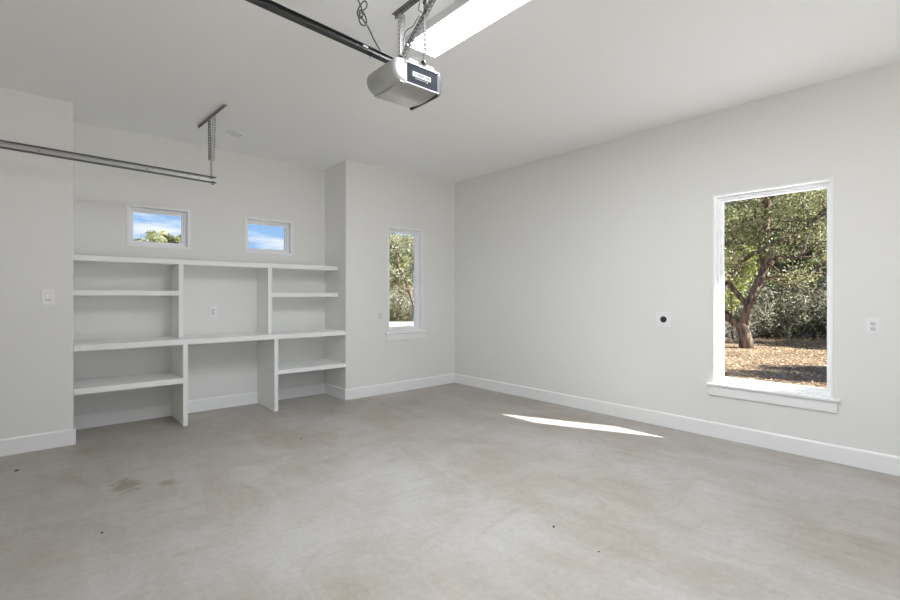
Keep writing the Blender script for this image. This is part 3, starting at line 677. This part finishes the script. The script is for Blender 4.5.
# the live oak outside the picture window (skeleton in local metres, base at 0)
base = Vector((10.15, -.9, GZ))
def w(u, v, dd=0.0):   # point of the trunk plane: sideways offset (to the right), height, depth
    rt = Vector((.755, -.656, 0)); fw = Vector((.656, .755, 0))
    s = (u - 747) * 13.2 / 469; return tuple(rt * s + fw * dd + Vector((0, 0, (350 - v) * 13.2 / 469 - .02)))
oak = empty('live_oak', base, 'large live oak with a forked leaning trunk outside the picture window', 'tree')
mb = MB(); tips = []
limbs = [([(747, 353, 0), (746, 340, 0), (743, 328, .0), (740, 322, .0)], [.21, .17, .16, .14]),
         ([(742, 327, 0), (733, 319, .2), (726, 311, .3), (722, 298, .4), (724, 282, .5), (718, 262, .6), (708, 240, .8)], [.13, .11, .10, .09, .08, .07, .05]),
         ([(743, 326, 0), (744, 314, -.1), (748, 303, -.1), (754, 290, -.1), (760, 275, -.1), (768, 262, 0), (770, 247, 0), (768, 231, .1), (770, 213, .1), (775, 200, .2), (774, 180, .2), (782, 150, .2)], [.15, .12, .12, .11, .10, .10, .10, .09, .08, .07, .055, .04]),
         ([(747, 306, 0), (743, 296, .2), (738, 285, .4), (733, 268, .5), (728, 250, .6)], [.08, .07, .06, .05, .04]),
         ([(770, 247, 0), (781, 241, -.3), (791, 234, -.4), (800, 225, -.5), (808, 215, -.6), (824, 203, -.8), (846, 190, -1.)], [.085, .075, .07, .06, .055, .045, .03]),
         ([(769, 248, 0), (758, 255, .3), (751, 266, .6), (745, 280, .9), (741, 296, 1.0)], [.07, .06, .06, .05, .05]),
         ([(768, 231, .1), (778, 220, .5), (792, 210, .9), (800, 190, 1.2)], [.06, .05, .04, .03]),
         ([(769, 215, .1), (755, 205, -.5), (740, 200, -1.0), (725, 185, -1.4)], [.06, .05, .04, .03])]
for pts, rr in limbs:
    q = [w(*p) for p in pts]; mb.tube(q, rr, 10, cap=True)
    if len(pts) > 4 or pts[0][0] > 760:
        for i in range(2, len(q)):
            for k in range(2):
                dd = Vector(q[i]) - Vector(q[i - 1]); dd.normalize()
                v = np.array(dd) * .5 + rng.normal(size=3) * .8 + np.array([0, 0, .3])
                if q[i][2] > 1.6: grow(mb, q[i], v, random.uniform(.9, 1.7), min(.04, rr[i] * .5), 1, tips)
        tips.append(np.array(q[-1]))
tr = mb.build('trunk', M['bark'], oak); tr.matrix_parent_inverse = Matrix()
for p in tr.data.polygons: p.use_smooth = True
tips = np.array([t for t in tips if t[2] > 1.9])[::2]; extra = np.array(w(770, 205, 2.2))[None] + rng.normal(size=(150, 3)) * np.array([2.0, 2.0, 1.0]) + np.array([0, 0, .4])
cl = np.concatenate([tips, extra]); cl = cl[cl[:, 2] > 1.8]
leaves('foliage', cl, .45, 130, .036, M['oak_leaf'], oak, .6, tone=np.clip(rng.normal(.5, .25, len(cl)), 0, 1))

M['litter'] = leaf_mat('leaf_litter', [(0.10, 0.06, 0.035), (0.28, 0.18, 0.10), (0.50, 0.37, 0.23), (0.80, 0.66, 0.48)], .05)
c_ = np.stack([rng.uniform(4.5, 20, 1500), rng.uniform(-5, 2.5, 1500), np.full(1500, GZ + .015)], 1)
o = leaves('leaf_litter', c_, .40, 30, .032, M['litter'], None, .03, lie=.3)
tag(o, 'brown and tan dead leaves lying on the ground outside the picture window', 'leaves', kind='stuff')
# woodland beyond: three tree forms, copied
def make_tree(name, label, mat, h, r, nb, per, size, low=.25, grp=None):
    root = empty(name, (0, 0, GZ), label, 'tree', group=grp); mb = MB(); tips = []
    for k in range(random.choice((2, 3))):
        d = np.array([random.uniform(-.5, .5), random.uniform(-.5, .5), 1.0]); grow(mb, (random.uniform(-.2, .2), random.uniform(-.2, .2), -.1), d, h * .62, .11, 2, tips)
    t = mb.build('trunk', M['bark'], root); t.matrix_parent_inverse = Matrix()
    # lumpy crown shell of leaf clusters
    bl = []; rd = []
    for k in range(nb):
        a = random.uniform(0, 2 * PI); q = random.random() ** .5; zz = random.uniform(low, 1.0)
        prof = math.sin(PI * min(1, (zz - low + .12) / (1.18 - low))) ** .6
        bl.append((math.cos(a) * r * q * prof, math.sin(a) * r * q * prof, zz * h)); rd.append(random.uniform(.45, .95) * r * .34)
    bl = np.array(bl + [tuple(x) for x in tips if x[2] < h]); rd = np.array(rd + [.45] * (len(bl) - len(rd)))
    tone = np.clip(rng.normal(.45, .22, len(bl)), 0, 1)
    leaves('foliage', bl, rd, per, size, mat, root, .75, tone)
    return root
def place(root, first, x, y, s, rz, label=None):
    if first: o = root
    else:
        o = root.copy(); COL.objects.link(o)
        for ch in root.children:
            c_ = ch.copy(); COL.objects.link(c_); c_.parent = o
    o.location = (x, y, GZ); o.scale = (s, s, s); o.rotation_euler.z = rz
    if label: o['label'] = label
    return o
TG = 'trees of the woodland beyond the clearing'
A = make_tree('woodland_tree', 'grey-green dense oak of the woodland beyond the clearing', M['dull_leaf'], 6.4, 3.0, 120, 170, .07, .12, TG)
B = make_tree('woodland_tree', 'brighter yellow-green oak of the woodland beyond the clearing', M['oak_leaf'], 7.2, 3.2, 130, 170, .07, .2, TG)
def cam_dir(u, Z):     # a spot seen past the window edge: bearing u at distance Z
    R = (u - 450) / 469.3; return (-4.76 + Z * (.6563 + .7545 * R), -5.36 + Z * (.7545 - .6563 * R))
spots = [(700, 21, 'A', 1.0), (738, 22, 'B', .8), (768, 20.5, 'A', .85), (800, 21.5, 'A', 1.05), (834, 20, 'B', .95), (868, 21, 'A', 1.0), (720, 27, 'B', .95), (782, 27, 'B', 1.15), (822, 27.5, 'A', 1.3), (850, 27, 'B', 1.2),
         (752, 33, 'A', 1.2), (690, 30, 'B', 1.1), (810, 35, 'A', 1.5),
         (378, 31, 'A', .82), (402, 30, 'B', .70), (428, 31, 'A', .85), (390, 37, 'B', .85), (415, 38, 'A', .95), (450, 33, 'B', .9), (480, 32, 'A', .9)]
used = {}
for i, (u, Z, k, s) in enumerate(spots):
    x, y = cam_dir(u, Z); root = A if k == 'A' else B
    lab = ('grey-green' if k == 'A' else 'brighter yellow-green') + ' dense oak of the woodland seen through the ' + ('picture window' if u > 600 else 'narrow back window')
    place(root, k not in used, x, y, s, random.uniform(0, 6.28), lab); used[k] = 1
# treetops seen in the left high window
T = make_tree('tall_oak', 'green oak whose top shows in the left high window', M['oak_leaf'], 5.6, 1.35, 60, 150, .08, .45)
x, y = cam_dir(158, 30); place(T, True, x, y, .97, .4, 'green oak whose wide top shows in the left high window')
x, y = cam_dir(177, 30.5); place(T, False, x, y, .93, 2.6, 'smaller green oak right of the wide one in the left high window')
# oaks added out of view to cast shade near the house and clearing
Sd = make_tree('shade_oak', 'oak added out of view to cast shade on the ground beside the house', M['oak_leaf'], 6.2, 2.6, 110, 160, .09, .45)
place(Sd, True, 8.3, -8.4, .62, 1.0)
place(Sd, False, 14.6, -5.7, .6, 3.3, 'small oak added for its shade, out of sight nearest right of the picture window view')
place(Sd, False, 18.4, -6.3, .66, 5.3, 'small oak added for its shade, out of sight at the right end of the clearing')
place(Sd, False, 16.8, -9.0, .8, 2.0, 'oak added out of view for its shade, left of the farther one beyond the clearing')


# dry brush: bare twiggy bushes in front of the woodland
def make_brush(name, label, n, h, r, mat, leafmat=None, grp=None):
    mb = MB(); segs = []
    root = empty(name, (0, 0, GZ), label, 'bush', group=grp)
    pts = []
    for k in range(n):
        a = random.uniform(0, 2 * PI); q = random.random() * r * .5
        d = (math.cos(a) * .6, math.sin(a) * .6, random.uniform(.5, 1.2)); P_ = branch_path((math.cos(a) * q, math.sin(a) * q, -.05), d, h * random.uniform(.6, 1.15), 5, .25)
        mb.tube([tuple(x) for x in P_], [.016, .013, .011, .009, .007, .004], 3, cap=False); pts += P_[1:]
        for j in range(4):
            i = random.choice((2, 3, 4)); Q = branch_path(P_[i], np.array(P_[i] - P_[i - 1]) * 4 + rng.normal(size=3), h * .35, 3, .35)
            mb.tube([tuple(x) for x in Q], [.008, .007, .005, .003], 3, cap=False); pts += Q[1:]
    o = mb.build('twigs', mat, root); o.matrix_parent_inverse = Matrix()
    at = o.data.attributes.new('tone', 'FLOAT', 'FACE'); at.data.foreach_set('value', np.repeat(rng.random(len(o.data.polygons) // 3 + 1), 3)[:len(o.data.polygons)])
    if leafmat: leaves('foliage', np.array(pts)[::2], .22, 9, .04, leafmat, root)
    return root
BG = 'brush at the woodland edge'
b1 = make_brush('dry_bush', 'x', 90, 2.0, 1.6, M['twig'], M['dull_leaf'], BG)
b2 = make_brush('leafy_bush', 'x', 60, 1.5, 1.3, M['twig'], M['yellow_leaf'], BG)
u1 = u2 = False
for (u, Z, s, k) in [(700, 17.6, 1.0, 1), (722, 18, 1.0, 1), (742, 17.5, 1.05, 1), (760, 18, 1.15, 1), (778, 17.2, 1.0, 1), (795, 18, 1.2, 1), (812, 18, .9, 2), (826, 17.6, 1.1, 1), (845, 17, 1.1, 1), (730, 19, 1.6, 2), (790, 19, 1.5, 1),
                     (385, 27, 1.0, 1), (396, 26.5, .8, 2), (408, 27, 1.1, 1), (421, 27, 1.0, 1)]:
    x, y = cam_dir(u, Z); where = 'outside the picture window' if u > 600 else 'outside the narrow back window'
    if k == 1: place(b1, not u1, x, y, s, random.uniform(0, 6), 'grey twiggy dry bush at the woodland edge ' + where); u1 = True
    else: place(b2, not u2, x, y, s, random.uniform(0, 6), 'yellow-green leafy bush at the woodland edge ' + where); u2 = True
# bright sapling leaves by the oak and a bare sapling by the drive
x, y = cam_dir(733, 15.5); sp_ = make_brush('young_oak', 'young oak with bright yellow-green leaves left of the forked live oak', 20, 1.0, .5, M['twig'])
leaves('foliage', rng.normal(size=(22, 3)) * [.35, .35, .35] + [0, 0, 2.2], .35, 110, .05, M['yellow_leaf'], sp_); sp_['category'] = 'tree'
mb = MB(); mb.tube([(0, 0, 0), (.05, .02, .7), (0, .05, 1.4), (.03, 0, 2.2)], [.05, .04, .035, .02], 6); o = mb.build('stem', M['bark'], sp_); o.matrix_parent_inverse = Matrix()
place(sp_, True, x, y, 1.0, 0)
x, y = cam_dir(405, 19); bs = make_brush('bare_sapling', 'small bare twiggy sapling standing in the pale gravel drive', 5, .8, .3, M['bark']); bs['category'] = 'sapling'; place(bs, True, x, y, 1.0, 0)

# leaning oak seen in the narrow back window
x, y = cam_dir(415, 25); lt = empty('leaning_oak', (x, y, GZ), 'slender dark oak trunk leaning left outside the narrow back window', 'tree')
mb = MB(); tips = []; rt = Vector((.755, -.656, 0))
q = [rt * a + Vector((0, 0, b_)) for a, b_ in ((.1, -.1), (0, .8), (-.25, 1.6), (-.55, 2.4), (-.85, 3.0), (-1.0, 3.8))]
mb.tube(q, [.13, .10, .09, .075, .06, .04], 8)
for i in (2, 3, 4, 5):
    for k in range(2): grow(mb, q[i], np.array([random.uniform(-1, 1), random.uniform(-1, 1), .7]), 1.1, .035, 1, tips)
o = mb.build('trunk', M['bark'], lt); o.matrix_parent_inverse = Matrix()
leaves('foliage', np.array([t for t in tips if t[2] > 2.4]), .35, 60, .05, M['dull_leaf'], lt, .7)

# ------------------------------------------------------------------ world: blue sky with clouds
W = bpy.data.worlds.new('sky'); S.world = W; W.use_nodes = True; nt = W.node_tree; nt.nodes.clear(); N = nt.nodes.new; L = nt.links.new
out = N('ShaderNodeOutputWorld'); bg = N('ShaderNodeBackground'); L(bg.outputs[0], out.inputs[0])
tc = N('ShaderNodeTexCoord'); sp = N('ShaderNodeSeparateXYZ'); L(tc.outputs['Generated'], sp.inputs[0])
rm = N('ShaderNodeValToRGB'); e = rm.color_ramp.elements
e[0].position, e[0].color = 0.0, (0.46, 0.66, 0.93, 1); e[1].position, e[1].color = 0.8, (0.07, 0.20, 0.62, 1)
q = e.new(.2); q.color = (0.25, 0.48, 0.87, 1)
L(sp.outputs[2], rm.inputs[0])
mp = N('ShaderNodeMapping'); mp.inputs['Scale'].default_value = (3.0, 3.0, 17.0); L(tc.outputs['Generated'], mp.inputs[0])
n = N('ShaderNodeTexNoise'); n.inputs['Scale'].default_value = 1.7; n.inputs['Detail'].default_value = 8; n.inputs['Roughness'].default_value = .55; L(mp.outputs[0], n.inputs['Vector'])
cr = N('ShaderNodeValToRGB'); cr.color_ramp.elements[0].position = .50; cr.color_ramp.elements[1].position = .66; L(n.outputs[0], cr.inputs[0])
mx = N('ShaderNodeMix'); mx.data_type = 'RGBA'; L(cr.outputs[0], mx.inputs[0]); L(rm.outputs[0], mx.inputs[6]); mx.inputs[7].default_value = (0.93, 0.95, 1.0, 1)
L(mx.outputs[2], bg.inputs[0]); bg.inputs[1].default_value = 0.64

# ------------------------------------------------------------------ sun
sd = bpy.data.lights.new('sun', 'SUN'); sd.energy = 12.5; sd.angle = math.radians(.55); sd.color = (1, .975, .945)
so = bpy.data.objects.new('sun', sd); COL.objects.link(so); so.rotation_euler = SUN.to_track_quat('-Z', 'Y').to_euler(); so.location = (3, -8, 8)

# ------------------------------------------------------------------ camera
cd = bpy.data.cameras.new('camera'); cd.sensor_width = 36; cd.lens = 469.27 / 900 * 36; cd.shift_y = -(300 - 295.7) / 900; cd.clip_end = 300; cd.clip_start = .05
co = bpy.data.objects.new('camera', cd); COL.objects.link(co); co.location = (-4.7622, -5.3624, 1.3269)
co.rotation_euler = (PI / 2, 0, -math.radians(41.027)); S.camera = co

S.view_settings.view_transform = 'Standard'; S.view_settings.look = 'None'; S.view_settings.gamma = 1.0; S.view_settings.exposure = 0.8
S.view_settings.use_curve_mapping = False
S.cycles.max_bounces = 12; S.cycles.diffuse_bounces = 8; S.cycles.transparent_max_bounces = 12; S.cycles.sample_clamp_indirect = 8.0
